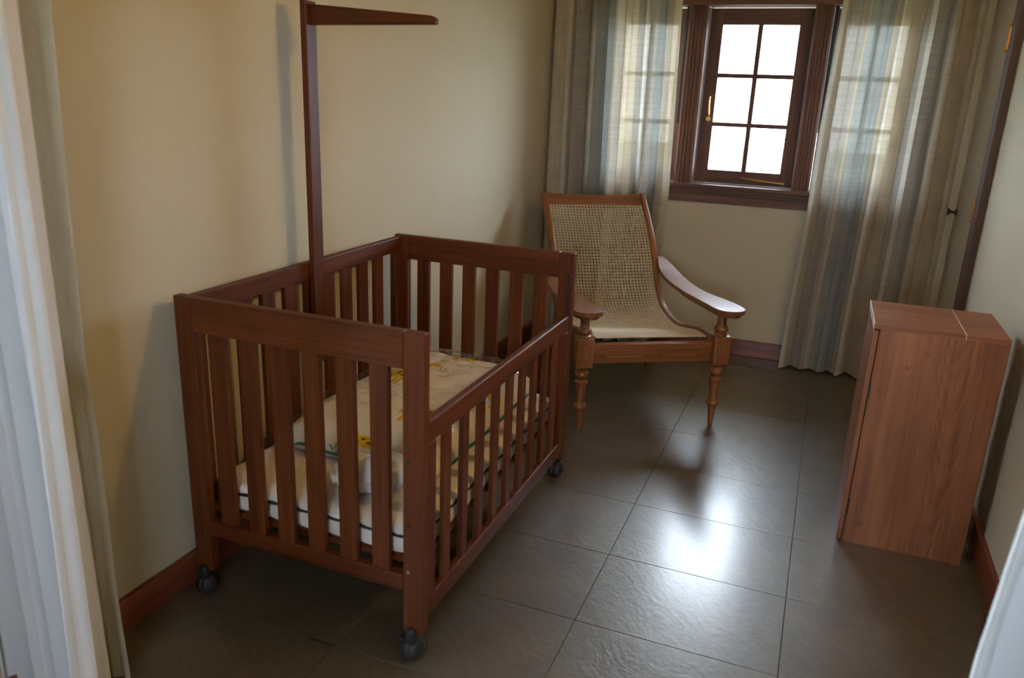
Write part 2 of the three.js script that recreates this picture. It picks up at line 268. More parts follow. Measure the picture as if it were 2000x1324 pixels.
{ // window behind the camera
  const w = structure('window_2', 'wide wooden window in the wall behind the viewer', 'window', [(nx0 + nx1) / 2, ny0, ZN]);
  const P = (n, b, g = 'y') => board(n, w, M.window, b, g);
  P('sill', [nx0, nx1, ny0, ny0 + 0.03, ZN - 0.03, ZN + 0.2], 'x'); P('head', [nx0, nx1, ny1 - 0.05, ny1, ZN - 0.02, ZN + 0.2], 'x');
  for (const x of [nx0, (nx0 + nx1) / 2 - 0.025, nx1 - 0.05]) P('jamb', [x, x + 0.05, ny0 + 0.03, ny1 - 0.05, ZN + 0.06, ZN + 0.16]);
  const xc = (nx0 + nx1) / 2;
  for (const [a, b] of [[nx0 + 0.05, xc - 0.025], [xc + 0.025, nx1 - 0.05]]) { const g = new THREE.PlaneGeometry(b - a, ny1 - ny0 - 0.08); g.translate((a + b) / 2 - xc, (0.03 + ny1 - ny0 - 0.05) / 2, 0.11); mesh('pane', g, M.glass, w); }
}
{ const e = mesh('eaves', boxGeo(-0.6, W + 0.6, 2.62, 2.72, ZF - T - 0.95, ZF - T - 0.001, 'x', 0), M.ceiling, scene); e.userData = { kind: 'structure', label: 'roof eaves outside above the far window', category: 'eaves' }; }
// cupboard door in the right wall
{
  const d = structure('door_1', 'white painted door with dark wooden frame and brass hinges', 'door', [W, 0, -3.1]);
  const P = (n, b, g = 'y', m = M.jamb, r = 0.003) => board(n, d, m, b, g, r);
  P('leaf', [W - 0.012, W + 0.03, 0.012, dH - 0.005, dz0 + 0.004, dz1 - 0.004], 'y', M.doorWhite);
  P('frame_post', [W - 0.035, W + 0.1, 0, dH + 0.1, dz1, dz1 + 0.115]); P('frame_head', [W - 0.035, W + 0.1, dH, dH + 0.1, dz0, dz1], 'z');
  for (const y of [0.28, 1.155, 1.96]) {
    const g = [new THREE.CylinderGeometry(0.007, 0.007, 0.1, 14).translate(-0.036, y, dz1 + 3.1 - 0.004), boxGeo(-0.032, -0.012, y - 0.045, y + 0.045, dz1 + 3.1 - 0.03, dz1 + 3.1 - 0.001, 'y', 0.001)];
    for (const k of [-0.052, 0.052]) g.push(new THREE.SphereGeometry(0.009, 12, 8).translate(-0.036, y + k, dz1 + 3.1 - 0.004));
    const hm = mesh('hinge', mergeGeometries(g.map(q => q.index ? q.toNonIndexed() : q)), M.bronze, d); hm.userData.label = 'brass butt hinge';
  }
  const kg = new THREE.LatheGeometry([[0.001, 0], [0.02, 0], [0.02, 0.006], [0.008, 0.012], [0.008, 0.03], [0.022, 0.042], [0.02, 0.055], [0.001, 0.06]].map(a => new THREE.Vector2(...a)), 20); kg.rotateZ(Math.PI / 2); kg.translate(-0.012, 1.07, dz0 + 3.1 + 0.06); mesh('knob', kg, M.jamb, d);
}

// ---------------------------------------------------------------- crib
{
  const c = thing('crib', 'dark mahogany slatted baby crib on castors with tall canopy pole', 'crib', [0.48, 0, -0.66]);
  const P = (n, b, g = 'y', r = 0.004, m = M.crib) => board(n, c, m, b, g, r);
  const x0 = 0.066, x1 = 0.9, zn = 0, zf = -1.325, th = 0.034, top = 1.01, pb = 0.092;
  for (const z of [zn, zf]) {
    const a = z === zn ? z - th : z, b = z === zn ? z : z + th, m = (a + b) / 2;
    P('end_post', [x0, x0 + 0.066, pb, top, a, b]); P('end_post', [x1 - 0.065, x1, pb, top, a, b]);
    P('end_rail', [x0 + 0.066, x1 - 0.065, 0.905, top, a + 0.001, b - 0.001], 'x'); P('end_rail', [x0 + 0.066, x1 - 0.065, 0.224, 0.278, a + 0.001, b - 0.001], 'x');
    for (const s of [0.206, 0.317, 0.427, 0.537, 0.648, 0.757]) P('slat', [s - 0.0295, s + 0.0295, 0.274, 0.909, m - 0.010, m + 0.010], 'y', 0.003);
    for (const y of z === zn ? [0.294, 0.443, 0.639] : []) { const g = new THREE.CylinderGeometry(0.0055, 0.0055, 0.004, 14).rotateX(Math.PI / 2).translate(0.853 - 0.48, y, 0.66 + 0.0005); mesh('bolt', g, y < 0.3 ? M.steel : M.black, c); }
  }
  // wall side
  P('side_rail', [x0 + 0.006, x0 + 0.036, 0.94, 1.003, zf + th, zn - th], 'z'); P('side_rail', [x0 + 0.006, x0 + 0.036, 0.224, 0.29, zf + th, zn - th], 'z');
  P('side_stile', [x0 + 0.006, x0 + 0.036, 0.29, 0.94, zn - th - 0.05, zn - th]); P('side_stile', [x0 + 0.006, x0 + 0.036, 0.29, 0.94, zf + th, zf + th + 0.05]);
  for (let k = 0; k < 9; k++) { const z = -0.152 - k * 0.12; P('slat', [x0 + 0.012, x0 + 0.03, 0.286, 0.944, z - 0.033, z + 0.033], 'y', 0.003); }
  // dropped side
  const dx0 = 0.868, dx1 = 0.896;
  P('drop_rail', [dx0, dx1, 0.684, 0.752, zf + th + 0.006, zn - th - 0.006], 'z', 0.007); P('drop_rail', [dx0, dx1, 0.125, 0.19, zf + th + 0.006, zn - th - 0.006], 'z', 0.005);
  P('drop_stile', [dx0, dx1, 0.19, 0.684, zn - th - 0.052, zn - th - 0.006]); P('drop_stile', [dx0, dx1, 0.19, 0.684, zf + th + 0.006, zf + th + 0.052]);
  for (let k = 0; k < 9; k++) { const z = -0.173 - k * 0.1235; P('slat', [dx0 + 0.005, dx1 - 0.005, 0.186, 0.688, z - 0.021, z + 0.021], 'y', 0.003); }
  { const g = mesh('drop_track', boxGeo(0.878 - 0.48, 0.886 - 0.48, 0.55, 0.93, zf + th + 0.66 - 0.001, zf + th + 0.66 + 0.004, 'y', 0.001), M.black, c); g.userData.label = 'dark metal slide track'; }
  // mattress base
  P('mattress_base', [x0 + 0.04, dx0 - 0.004, 0.292, 0.312, zf + th + 0.004, zn - th - 0.004], 'z', 0.003);
  // canopy pole
  P('canopy_pole', [x0 + 0.037, x0 + 0.061, 0.62, 1.885, -0.675, -0.615], 'y', 0.004);
  { // tapering arm
    const s = new THREE.Shape(); s.moveTo(0, 0); s.lineTo(0.462, 0.003); s.quadraticCurveTo(0.470, 0.003, 0.468, 0.012); s.quadraticCurveTo(0.464, 0.024, 0.445, 0.026); s.lineTo(0, 0.061); s.lineTo(0, 0);
    const g = new THREE.ExtrudeGeometry(s, { depth: 0.02, bevelEnabled: true, bevelSize: 0.002, bevelThickness: 0.002, bevelSegments: 2 }); g.translate(x0 + 0.062 - 0.48, 1.812, -0.655 + 0.66); mesh('canopy_arm', grainUV(g, 'x'), M.crib, c);
  }
  // castors
  for (const [cx, cz, f] of [[0.866, -0.016, 1], [0.1, -0.016, 1], [0.866, zf + 0.016, -1], [0.1, zf + 0.016, -1]]) {
    const lx = cx - 0.48, lz = cz + 0.66;
    const parts = [new THREE.CylinderGeometry(0.012, 0.012, 0.03, 16).translate(lx, 0.08, lz), new RoundedBoxGeometry(0.034, 0.056, 0.034, 3, 0.012).translate(lx - 0.002, 0.082, lz + f * 0.017), new THREE.CylinderGeometry(0.006, 0.006, 0.07, 10).rotateZ(Math.PI / 2).translate(lx, 0.036, lz)];
    const ca = mesh('castor', mergeGeometries(parts.map(q => q.index ? q.toNonIndexed() : q)), M.black, c); ca.userData.label = 'black plastic castor';
    for (const s of [-1, 1]) { const g = new THREE.SphereGeometry(0.036, 24, 16); g.scale(0.72, 1, 1); g.translate(lx - 0.003 + s * 0.009, 0.036, lz + f * 0.006); mesh('wheel', g, M.black, ca); }
    const lev = new RoundedBoxGeometry(0.02, 0.01, 0.03, 2, 0.004).translate(lx - 0.036, 0.055, lz); mesh('brake_lever', lev, M.black, ca);
  }
}

// mattress
{
  const m = thing('crib_mattress', 'thin white crib mattress with black piping lying in the crib', 'mattress', [0.482, 0.312, -0.66]);
  const hw = 0.378, hl = 0.615, r = 0.07;
  const outline = (inset, n = 6) => { const o = []; for (const [sx, sz, a] of [[1, 1, 0], [-1, 1, 1], [-1, -1, 2], [1, -1, 3]]) for (let i = 0; i <= n; i++) { const t = (a + i / n) * Math.PI / 2; o.push([sx * (hw - r) + (r - inset) * Math.cos(t), sz * (hl - r) + (r - inset) * Math.sin(t)]); } return o; };
  // resampled outline so that the border can sag and pucker
  const ring = (() => { const o = outline(0, 10); o.push(o[0]); let L = [0]; for (let i = 1; i < o.length; i++) L.push(L[i - 1] + Math.hypot(o[i][0] - o[i - 1][0], o[i][1] - o[i - 1][1])); const tot = L[L.length - 1]; return t => { const s = t * tot; let i = 1; while (i < L.length - 1 && L[i] < s) i++; const k = (s - L[i - 1]) / Math.max(1e-9, L[i] - L[i - 1]); return [lerp(o[i - 1][0], o[i][0], k), lerp(o[i - 1][1], o[i][1], k)]; }; })();
  const prof = [[0.010, 0.0], [0.002, 0.006], [-0.001, 0.022], [0.002, 0.046], [0.006, 0.058], [0.002, 0.064], [0.002, 0.072], [0.010, 0.082], [0.030, 0.088], [0.07, 0.090]];
  const side = fromGrid(260, prof.length - 1, (u, v) => {
    const [x, z] = ring(u % 1), [ins, y] = prof[Math.round(v * (prof.length - 1))], pk = 0.0025 * Math.sin(u * Math.PI * 2 * 40 + 1.3 * Math.sin(u * 37));
    const k = 1 - ins / 0.4, kz = 1 - ins / 0.62; return V(x * k + (Math.abs(x) > hw - 0.01 ? Math.sign(x) * pk : 0), y + (y > 0.07 ? 0.6 * pk : 0), z * kz + (Math.abs(z) > hl - 0.01 ? Math.sign(z) * pk : 0));
  }, { closeU: true, uv: (u, v) => [u * 4, v * 0.1] });
  const topG = fromGrid(40, 60, (u, v) => { const a = u * 2 - 1, b = v * 2 - 1; const x = a * (hw - 0.055) * (1 - 0.0 * b * b), z = b * (hl - 0.06); return V(x, 0.0885 + 0.006 * (1 - a ** 4) * (1 - b ** 4) + 0.003 * (fbm(u, v, 5, 7, 3, 200) - 0.5), -z); }, { uv: (u, v) => [u * 0.75, v * 1.2] });
  mesh('cover', mergeGeometries([side, topG]), M.mattress, m);
  const bottom = new THREE.ShapeGeometry(new THREE.Shape(outline(0.012).map(a => new THREE.Vector2(...a)))); bottom.rotateX(Math.PI / 2); bottom.translate(0, 0.001, 0); mesh('underside', bottom, M.mattress, m);
  const pts = []; for (let i = 0; i < 120; i++) { const [x, z] = ring(i / 120); pts.push(V(x * 0.994, 0.061 + 0.002 * Math.sin(i * 1.7), z * 0.997)); }
  const pp = mesh('piping', tubeGeo(pts, 0.0055, 360, 8, true), M.blackMatte, m); pp.userData.label = 'black piping round the edge';
  const zp = mesh('zip_pull', boxGeo(-0.212, -0.204, 0.030, 0.058, 0.613, 0.617, 'y', 0.001), M.blackMatte, m); zp.userData.label = 'black zip pull';
}

// packed bedding on the mattress
{
  const base = 0.4065, g0 = thing('bedding_package', 'clear plastic package of giraffe printed cot bedding on the mattress', 'bedding', [0.475, base, -0.77]);
  const cv = document.createElement('canvas'); cv.width = 1024; cv.height = 1024; const x = cv.getContext('2d');
  x.fillStyle = '#efe6d6'; x.fillRect(0, 0, 1024, 1024);
  const R2 = () => rnd();
  for (let i = 0; i < 70; i++) { x.strokeStyle = ['#c9c3b4', '#d9a9a0', '#a9b7a2', '#b9b2a6'][i % 4]; x.lineWidth = 2.5; x.beginPath(); const a = R2() * 1024, b = R2() * 1024; x.moveTo(a, b); x.quadraticCurveTo(a + 30, b - 30 + 60 * R2(), a + 70, b + 20 * R2()); x.stroke(); }
  for (let i = 0; i < 26; i++) { x.fillStyle = ['#7f9a6b', '#a87f4e', '#c7a23a', '#8fa7a0'][i % 4]; const a = R2() * 1024, b = R2() * 1024; for (let k = 0; k < 5; k++) { x.beginPath(); x.ellipse(a + 16 * Math.cos(k * 1.25), b + 16 * Math.sin(k * 1.25), 11, 4, k * 1.25, 0, 7); x.fill(); } }
  function giraffe(a, b, s, fl) {
    x.save(); x.translate(a, b); x.scale(s * fl, s); x.fillStyle = '#e0b50f';
    x.beginPath(); x.ellipse(0, 0, 44, 27, -0.1, 0, 7); x.fill();
    for (const q of [-34, -20, 22, 34]) x.fillRect(q - 5, 10, 9, 52);
    x.beginPath(); x.moveTo(22, -14); x.lineTo(52, -92); x.lineTo(68, -88); x.lineTo(46, 4); x.fill();
    x.beginPath(); x.ellipse(72, -94, 20, 10, 0.25, 0, 7); x.fill(); x.fillRect(58, -116, 4, 16); x.fillRect(66, -116, 4, 16);
    x.fillStyle = '#5b3a17'; for (const [p, q, r] of [[-26, -8, 7], [-8, 6, 8], [10, -10, 7], [26, 6, 6], [-18, 14, 5], [40, -30, 5], [48, -54, 5], [56, -74, 4], [76, -97, 2.5]]) { x.beginPath(); x.ellipse(p, q, r, r * 0.8, 0.4, 0, 7); x.fill(); }
    x.restore();
  }
  for (const [a, b, s, f] of [[260, 300, 1.7, 1], [740, 260, 1.5, -1], [560, 640, 1.8, 1], [150, 800, 1.5, -1], [900, 700, 1.6, 1], [440, 960, 1.3, -1]]) giraffe(a, b, s, f);
  const pt = new THREE.CanvasTexture(cv); pt.colorSpace = THREE.SRGBColorSpace; pt.wrapS = pt.wrapT = THREE.RepeatWrapping;
  const printMat = std({ map: pt, roughness: 0.85 });
  const sh = (u, v, k) => {     // u across, v along (0 = near end); k grows the wrapper a little
    const a = u * 2 - 1, b = v * 2 - 1, hx = 0.305 + k, hz = 0.455 + k;
    const prof = Math.pow(Math.max(0, 1 - Math.abs(a) ** 5), 0.5) * Math.pow(Math.max(0, 1 - Math.abs(b) ** 6), 0.5);
    const hgt = (0.098 + 0.03 * v + k * 2) * prof;
    const wr = (fbm(u, v, 6, 9, 4, 300) - 0.5) * 0.02 * prof + (k > 0 ? (0.5 - 2 * Math.abs(fbm(u, v, 7, 10, 3, 310) - 0.5)) * 0.035 * prof + 0.004 * prof : 0);
    return [a * hx * (1 + 0.02 * Math.sin(v * 9)), hgt + wr, -b * hz * (1 + 0.015 * Math.sin(u * 7))];
  };
  const top = k => fromGrid(64, 90, (u, v) => { const ease = t => 0.5 - 0.5 * Math.cos(Math.PI * (0.12 * t + 0.88 * t)); const q = sh(lerp(u, ease(u), 0.6), lerp(v, ease(v), 0.6), k); return V(q[0], 0.004 + q[1] + 0.03 * (1 - 0), q[2]); }, { uv: (u, v) => [u * 0.8, v * 1.3] });
  const low = k => fromGrid(40, 60, (u, v) => { const q = sh(u, v, k); return V(q[0], 0.034 - Math.min(0.033, Math.max(0, q[1]) * 0.6), q[2]); }, { uv: (u, v) => [u * 0.8, v * 1.3] });
  const flip = g => { const i = g.index.array; for (let t = 0; t < i.length; t += 3) { const q = i[t]; i[t] = i[t + 1]; i[t + 1] = q; } g.computeVertexNormals(); return g; };
  mesh('folded_quilt', mergeGeometries([top(0), flip(low(0))]), printMat, g0);
  const sl = mesh('plastic_sleeve', mergeGeometries([top(0.007), flip(low(0.004))]), M.sleeve, g0); sl.userData.label = 'clear crinkled plastic sleeve';
  const tp = []; for (let i = 0; i < 80; i++) { const t = i / 80 * Math.PI * 2, c = Math.cos(t), s = Math.sin(t), e = 0.32; tp.push(V(Math.sign(c) * Math.abs(c) ** e * 0.318, 0.036 + 0.006 * Math.sin(i * 0.9), Math.sign(s) * Math.abs(s) ** e * 0.467)); }
  const tr = mesh('trim', tubeGeo(tp, 0.0055, 240, 8, true), M.teal, g0); tr.userData.label = 'teal piping round the package';
}
{ // small ruffled pillow leaning on the near end of the package
  const p = thing('ruffled_pillow', 'small white baby pillow with ruffled edge in front of the bedding package', 'pillow', [0.625, 0.4065, -0.20], 0.25);
  const g = fromGrid(40, 24, (u, v) => { const t = u * Math.PI * 2, s = -Math.PI / 2 + v * Math.PI, q = e => (w => Math.sign(w) * Math.abs(w) ** e); return V(q(0.6)(Math.cos(t)) * Math.cos(s) ** 0.7 * 0.115, 0.062 + Math.sin(s) * 0.060 + 0.004 * Math.sin(t * 5), q(0.6)(Math.sin(t)) * Math.cos(s) ** 0.7 * 0.075); }, { closeU: true });
  const gi = g.index.array; for (let t = 0; t < gi.length; t += 3) { const q = gi[t]; gi[t] = gi[t + 1]; gi[t + 1] = q; } g.computeVertexNormals();
  mesh('cushion', g, M.ruffle, p);
  const r = fromGrid(200, 3, (u, v) => { const t = u * Math.PI * 2, e = w => Math.sign(w) * Math.abs(w) ** 0.6, k = 1 + v * 0.2; return V(e(Math.cos(t)) * 0.112 * k, 0.062 + 0.012 * v * Math.sin(t * 26), e(Math.sin(t)) * 0.073 * (1 + v * 0.3)); }, { closeU: true });
  mesh('ruffle', r, phy({ color: new THREE.Color().setRGB(0.8, 0.82, 0.86), roughness: 0.9, side: THREE.DoubleSide }), p);
}

// ---------------------------------------------------------------- planter's chair
{
  const c = thing('planter_chair', 'reclining wooden armchair with woven cane seat and turned legs', 'chair', [1.105, 0, -2.061], 0.557);
  const prof = [[-0.012, 0.470], [-0.14, 0.468], [-0.296, 0.438], [-0.428, 0.414], [-0.59, 0.424], [-0.725, 0.463], [-0.828, 0.560], [-0.904, 0.680], [-0.98, 0.790], [-1.10, 0.915], [-1.243, 1.045]];
  const curve = new THREE.CatmullRomCurve3(prof.map(([z, y]) => V(0, y, z)), false, 'centripetal');
  const N = 70, fr = []; for (let i = 0; i <= N; i++) { const p = curve.getPointAt(i / N), t = curve.getTangentAt(i / N), up = V(0, -t.z, t.y).normalize(); if (up.y < 0 && i < 5) up.negate(); fr.push({ p, t, up }); }
  const L = curve.getLength();
  for (const s of [-1, 1]) mesh('side_rail', sweep(fr.map(f => ({ p: V(s * 0.318, f.p.y, f.p.z).addScaledVector(f.up, -0.008), side: V(-1, 0, 0), up: f.up })), roundRect(0.036, 0.05, 0.008)), M.chair, c);
  { // crest rail across the top
    const t0 = 1 - 0.088 / L, a = curve.getPointAt(t0), b = curve.getPointAt(1), t = b.clone().sub(a).normalize(), up = V(0, -t.z, t.y), m = a.clone().add(b).multiplyScalar(0.5), fs = [];
    for (let i = 0; i <= 20; i++) { const q = i / 20 * 2 - 1; fs.push({ p: V(q * 0.302, 0, 0).add(m).addScaledVector(up, -0.006 - 0.014 * (1 - q * q)), side: t, up }); }
    mesh('crest_rail', sweep(fs, roundRect(0.092, 0.03, 0.009)), M.chair, c);
  }
  // woven cane, strand by strand
  {
    const X = 0.302, s0 = 0.012, s1 = L - 0.09, len = s1 - s0, cols = 31, rows = Math.round(len / (2 * X / cols)), th = 0.0009;
    const at = (x, s, lift) => { const u = clamp(s / L), k = u * N, i = Math.min(N - 1, Math.floor(k)), f = k - i, p = fr[i].p.clone().lerp(fr[i + 1].p, f), up = fr[i].up.clone().lerp(fr[i + 1].up, f).normalize(); const sag = -0.012 * (1 - (x / X) ** 2) * smooth(clamp((s - s0) / 0.1)) * smooth(clamp((s1 - s) / 0.1)); return p.setX(x).addScaledVector(up, lift + sag + 0.004); };
    const geos = [];
    const strand = (x0, a0, x1, a1, w, lift, seg) => {
      const pos = [], idx = [], uv = []; const d = new THREE.Vector2(x1 - x0, a1 - a0).normalize(), nx = -d.y * w / 2, ns = d.x * w / 2;
      for (let i = 0; i <= seg; i++) { const t = i / seg, x = lerp(x0, x1, t), s = lerp(a0, a1, t), wv = 0; const A = at(x + nx, s + ns, lift + wv - th), B = at(x, s, lift + wv + th * 1.2), C = at(x - nx, s - ns, lift + wv - th); for (const q of [A, B, C]) { pos.push(q.x, q.y, q.z); uv.push(q.x, s); } }
      for (let i = 0; i < seg; i++) { const o = i * 3; for (const [p, q] of [[0, 1], [1, 2], [2, 0]]) idx.push(o + p, o + q, o + q + 3, o + p, o + q + 3, o + p + 3); }
      const g = new THREE.BufferGeometry(); g.setAttribute('position', new THREE.Float32BufferAttribute(pos, 3)); g.setAttribute('uv', new THREE.Float32BufferAttribute(uv, 2)); g.setIndex(idx); g.computeVertexNormals(); geos.push(g);
    };
    const pc = 2 * X / cols, pr = len / rows, wS = 0.0025, wD = 0.0026;
    for (let r = 0; r < rows; r++) for (const k of [-1, 1]) { const s = s0 + (r + 0.5) * pr + k * 0.0021; strand(-X, s, X, s, wS, 0.0006, 10); }
    for (let q = 0; q < cols; q++) for (const k of [-1, 1]) { const x = -X + (q + 0.5) * pc + k * 0.0021; strand(x, s0, x, s1, wS, -0.0006, 74); }
    for (const dir of [1, -1]) for (let r = -cols; r < rows; r++) {     // diagonals through the crossings
      let a0 = s0 + (r + 0.5) * pr, a1 = a0 + cols * pr, x0 = -X, x1 = X;
      if (a0 < s0) { x0 += (s0 - a0) / pr * pc; a0 = s0; } if (a1 > s1) { x1 -= (a1 - s1) / pr * pc; a1 = s1; }
      if (x1 - x0 < 0.01) continue; strand(dir * x0, a0, dir * x1, a1, wD, dir * 0.0014, Math.max(3, Math.round((a1 - a0) / 0.025)));
    }
    const m = mesh('cane_webbing', mergeGeometries(geos), M.cane, c); m.userData = { kind: 'stuff', label: 'pale woven cane webbing' };
  }
  // front rail with carved panels
  const fr0 = mesh('front_rail', boxGeo(-0.318, 0.318, 0.352, 0.452, -0.03, 0.012, 'x', 0.005), M.chair, c);
  const raised = (x0, x1, y0, y1, z, par) => { const w = x1 - x0, h = y1 - y0, r = Math.min(w, h) / 2 * 0.98, s = new THREE.Shape(roundRect(w, h, r, 8).map(a => new THREE.Vector2(...a))), i = new THREE.Path(roundRect(w - 0.012, h - 0.012, Math.max(0.002, r - 0.006), 8).map(a => new THREE.Vector2(...a))); s.holes.push(i); const g = new THREE.ExtrudeGeometry(s, { depth: 0.003, bevelEnabled: true, bevelSize: 0.0015, bevelThickness: 0.0015, bevelSegments: 2 }); g.translate((x0 + x1) / 2, (y0 + y1) / 2, z); mesh('carved_moulding', grainUV(g, 'x'), M.chair, par); };
  raised(-0.245, -0.045, 0.383, 0.422, 0.011, fr0); raised(0.045, 0.245, 0.383, 0.422, 0.011, fr0); raised(-0.02, 0.02, 0.383, 0.423, 0.011, fr0);
  const legP = [[0.001, 0], [0.0105, 0.0], [0.0125, 0.02], [0.017, 0.06], [0.0205, 0.098], [0.033, 0.115], [0.036, 0.125], [0.031, 0.136], [0.022, 0.146], [0.0215, 0.16], [0.0245, 0.20], [0.0275, 0.236], [0.031, 0.246], [0.0335, 0.256], [0.024, 0.266], [0.0245, 0.274], [0.035, 0.286], [0.0375, 0.297], [0.034, 0.309], [0.025, 0.318], [0.031, 0.328], [0.033, 0.339], [0.001, 0.340]];
  const balP = [[0.001, 0.488], [0.031, 0.489], [0.033, 0.497], [0.026, 0.503], [0.034, 0.513], [0.0365, 0.523], [0.032, 0.534], [0.025, 0.543], [0.0235, 0.56], [0.025, 0.585], [0.031, 0.598], [0.032, 0.605], [0.001, 0.606]];
  for (const s of [-1, 1]) {
    const lg = mesh('front_leg', mergeGeometries([lathe(legP), lathe(balP)].map(g => g.translate(s * 0.36, 0, 0).toNonIndexed())), M.chair, c);
    const bl = mesh('leg_block', boxGeo(s * 0.36 - 0.044, s * 0.36 + 0.044, 0.338, 0.490, -0.044, 0.042, 'y', 0.004), M.chair, lg);
    const sh2 = roundRect(0.046, 0.10, 0.018, 5), sp = new THREE.Shape(sh2.map(a => new THREE.Vector2(...a))); sp.holes.push(new THREE.Path(roundRect(0.034, 0.088, 0.012, 5).map(a => new THREE.Vector2(...a))));
    const g = new THREE.ExtrudeGeometry(sp, { depth: 0.003, bevelEnabled: true, bevelSize: 0.0012, bevelThickness: 0.0012, bevelSegments: 2 }); g.translate(s * 0.36, 0.415, 0.041); mesh('carved_moulding', grainUV(g, 'y'), M.chair, lg);
    // rear leg
    const rf = []; for (let i = 0; i <= 8; i++) { const t = i / 8; rf.push({ p: V(s * 0.316, lerp(0.455, 0.0, t), lerp(-0.72, -0.875, t)), side: V(1, 0, 0), up: V(0, 0, 1), sa: 1, sb: lerp(1.25, 0.85, t) }); }
    mesh('rear_leg', sweep(rf.reverse(), roundRect(0.034, 0.045, 0.006)), M.chair, c);
    // arm
    const ax = s * 0.366, armF = [], pts = [[-0.905, 0.705, 0.018], [-0.86, 0.688, 0.034], [-0.76, 0.650, 0.055], [-0.62, 0.622, 0.060], [-0.45, 0.612, 0.060], [-0.30, 0.616, 0.066], [-0.16, 0.625, 0.074], [-0.02, 0.632, 0.080], [0.06, 0.634, 0.077], [0.10, 0.634, 0.062], [0.122, 0.634, 0.036], [0.128, 0.634, 0.012]];
    const cz = new THREE.CatmullRomCurve3(pts.map(([z, y, w]) => V(w, y, z)), false, 'centripetal');
    for (let i = 0; i <= 60; i++) { const q = cz.getPoint(i / 60); armF.push({ p: V(ax + s * 0.012 * smooth(clamp((q.z + 0.9) / 0.5)) - s * 0.012, q.y, q.z), side: V(-1, 0, 0), up: V(0, 1, 0), sa: Math.max(0.004, q.x) }); }
    mesh('arm', sweep(armF, roundRect(2, 0.022, 0.0075).map(([a, b]) => [Math.sign(a) * (Math.abs(a) > 0.995 ? 1 : 0.94), b])), M.chair, c);
    const sw = []; for (let i = 0; i <= 40; i++) { const t = i / 40, z = lerp(-0.56, 0.112, t), u = clamp((z + 0.905) / 1.033); let y = 0.632; for (let k = 1; k < pts.length; k++) if (z >= pts[k - 1][0] && z <= pts[k][0]) { const f = (z - pts[k - 1][0]) / (pts[k][0] - pts[k - 1][0]); y = lerp(pts[k - 1][1], pts[k][1], f); } const w = 0.062 * Math.sqrt(Math.max(0.02, 1 - Math.pow(Math.abs(t * 2 - 1), 9))) * lerp(0.62, 1.08, smooth(t)); sw.push({ p: V(ax, y - 0.0205, z), side: V(-1, 0, 0), up: V(0, 1, 0), sa: w }); }
    mesh('swing_rest', sweep(sw, roundRect(2, 0.017, 0.0065).map(([a, b]) => [Math.sign(a) * (Math.abs(a) > 0.995 ? 1 : 0.95), b])), M.chair, c);
  }
  mesh('rear_stretcher', boxGeo(-0.30, 0.30, 0.375, 0.43, -0.735, -0.705, 'x', 0.005), M.chair, c);
}

// ---------------------------------------------------------------- small cabinet by the right wall
{
  const c = thing('side_cabinet', 'small reddish brown laminate cabinet standing against the right wall', 'cabinet', [2.253, 0, -1.49]);
  const P = (n, b, g = 'y', r = 0.0015, m = M.laminate) => board(n, c, m, b, g, r);
  const x0 = 2.037, x1 = 2.468, z1 = -1.29, z0 = -1.69, h = 0.878, t = 0.018;
  const sp = P('side_panel', [x0 + 0.0205, x1, 0.0, h - t, z1 - t, z1], 'y', 0.001, M.laminatePanel);
  { const p = sp.geometry.attributes.position, uv = sp.geometry.attributes.uv; for (let i = 0; i < p.count; i++) uv.setXY(i, clamp((p.getX(i) + 2.253 - x0) / (x1 - x0), 0.002, 0.998), clamp(p.getY(i) / h, 0.002, 0.998)); }
  P('side_panel', [x0 + 0.0205, x1, 0.0, h - t, z0, z0 + t]); P('back_panel', [x1 - 0.008, x1, 0.02, h - t, z0 + t, z1 - t]); P('bottom_panel', [x0 + 0.022, x1 - 0.008, 0.03, 0.048, z0 + t, z1 - t], 'z'); P('shelf', [x0 + 0.03, x1 - 0.01, 0.42, 0.438, z0 + t, z1 - t], 'z');
  const lid = P('flip_lid', [x0, 2.329, h - t, h, z0, z1], 'x'); const top = P('top_panel', [2.332, x1, h - t, h, z0, z1], 'x');
  const e1 = board('edge_strip', lid, M.edge, [2.3285, 2.3318, h - t + 0.001, h + 0.0012, z0 + 0.001, z1 - 0.001], 'z', 0.0006); e1.userData.label = 'pale edging strip in the top';
  const e2 = board('edge_strip', lid, M.edge, [x0 - 0.0012, x0 + 0.001, h - t + 0.001, h - 0.001, z0 + 0.001, z1 - 0.001], 'z', 0.0004); e2.userData.label = 'pale edging strip';
  const door = P('door', [x0, x0 + 0.0175, 0.004, h - t - 0.006, z0, z1], 'y');
  for (const y of [0.147, 0.628]) { const hg = P('hinge', [x0 + 0.0165, x0 + 0.024, y - 0.033, y + 0.033, z1 - 0.006, z1 + 0.0018], 'y', 0.0008, M.black); hg.userData.label = 'black cabinet hinge'; }
}

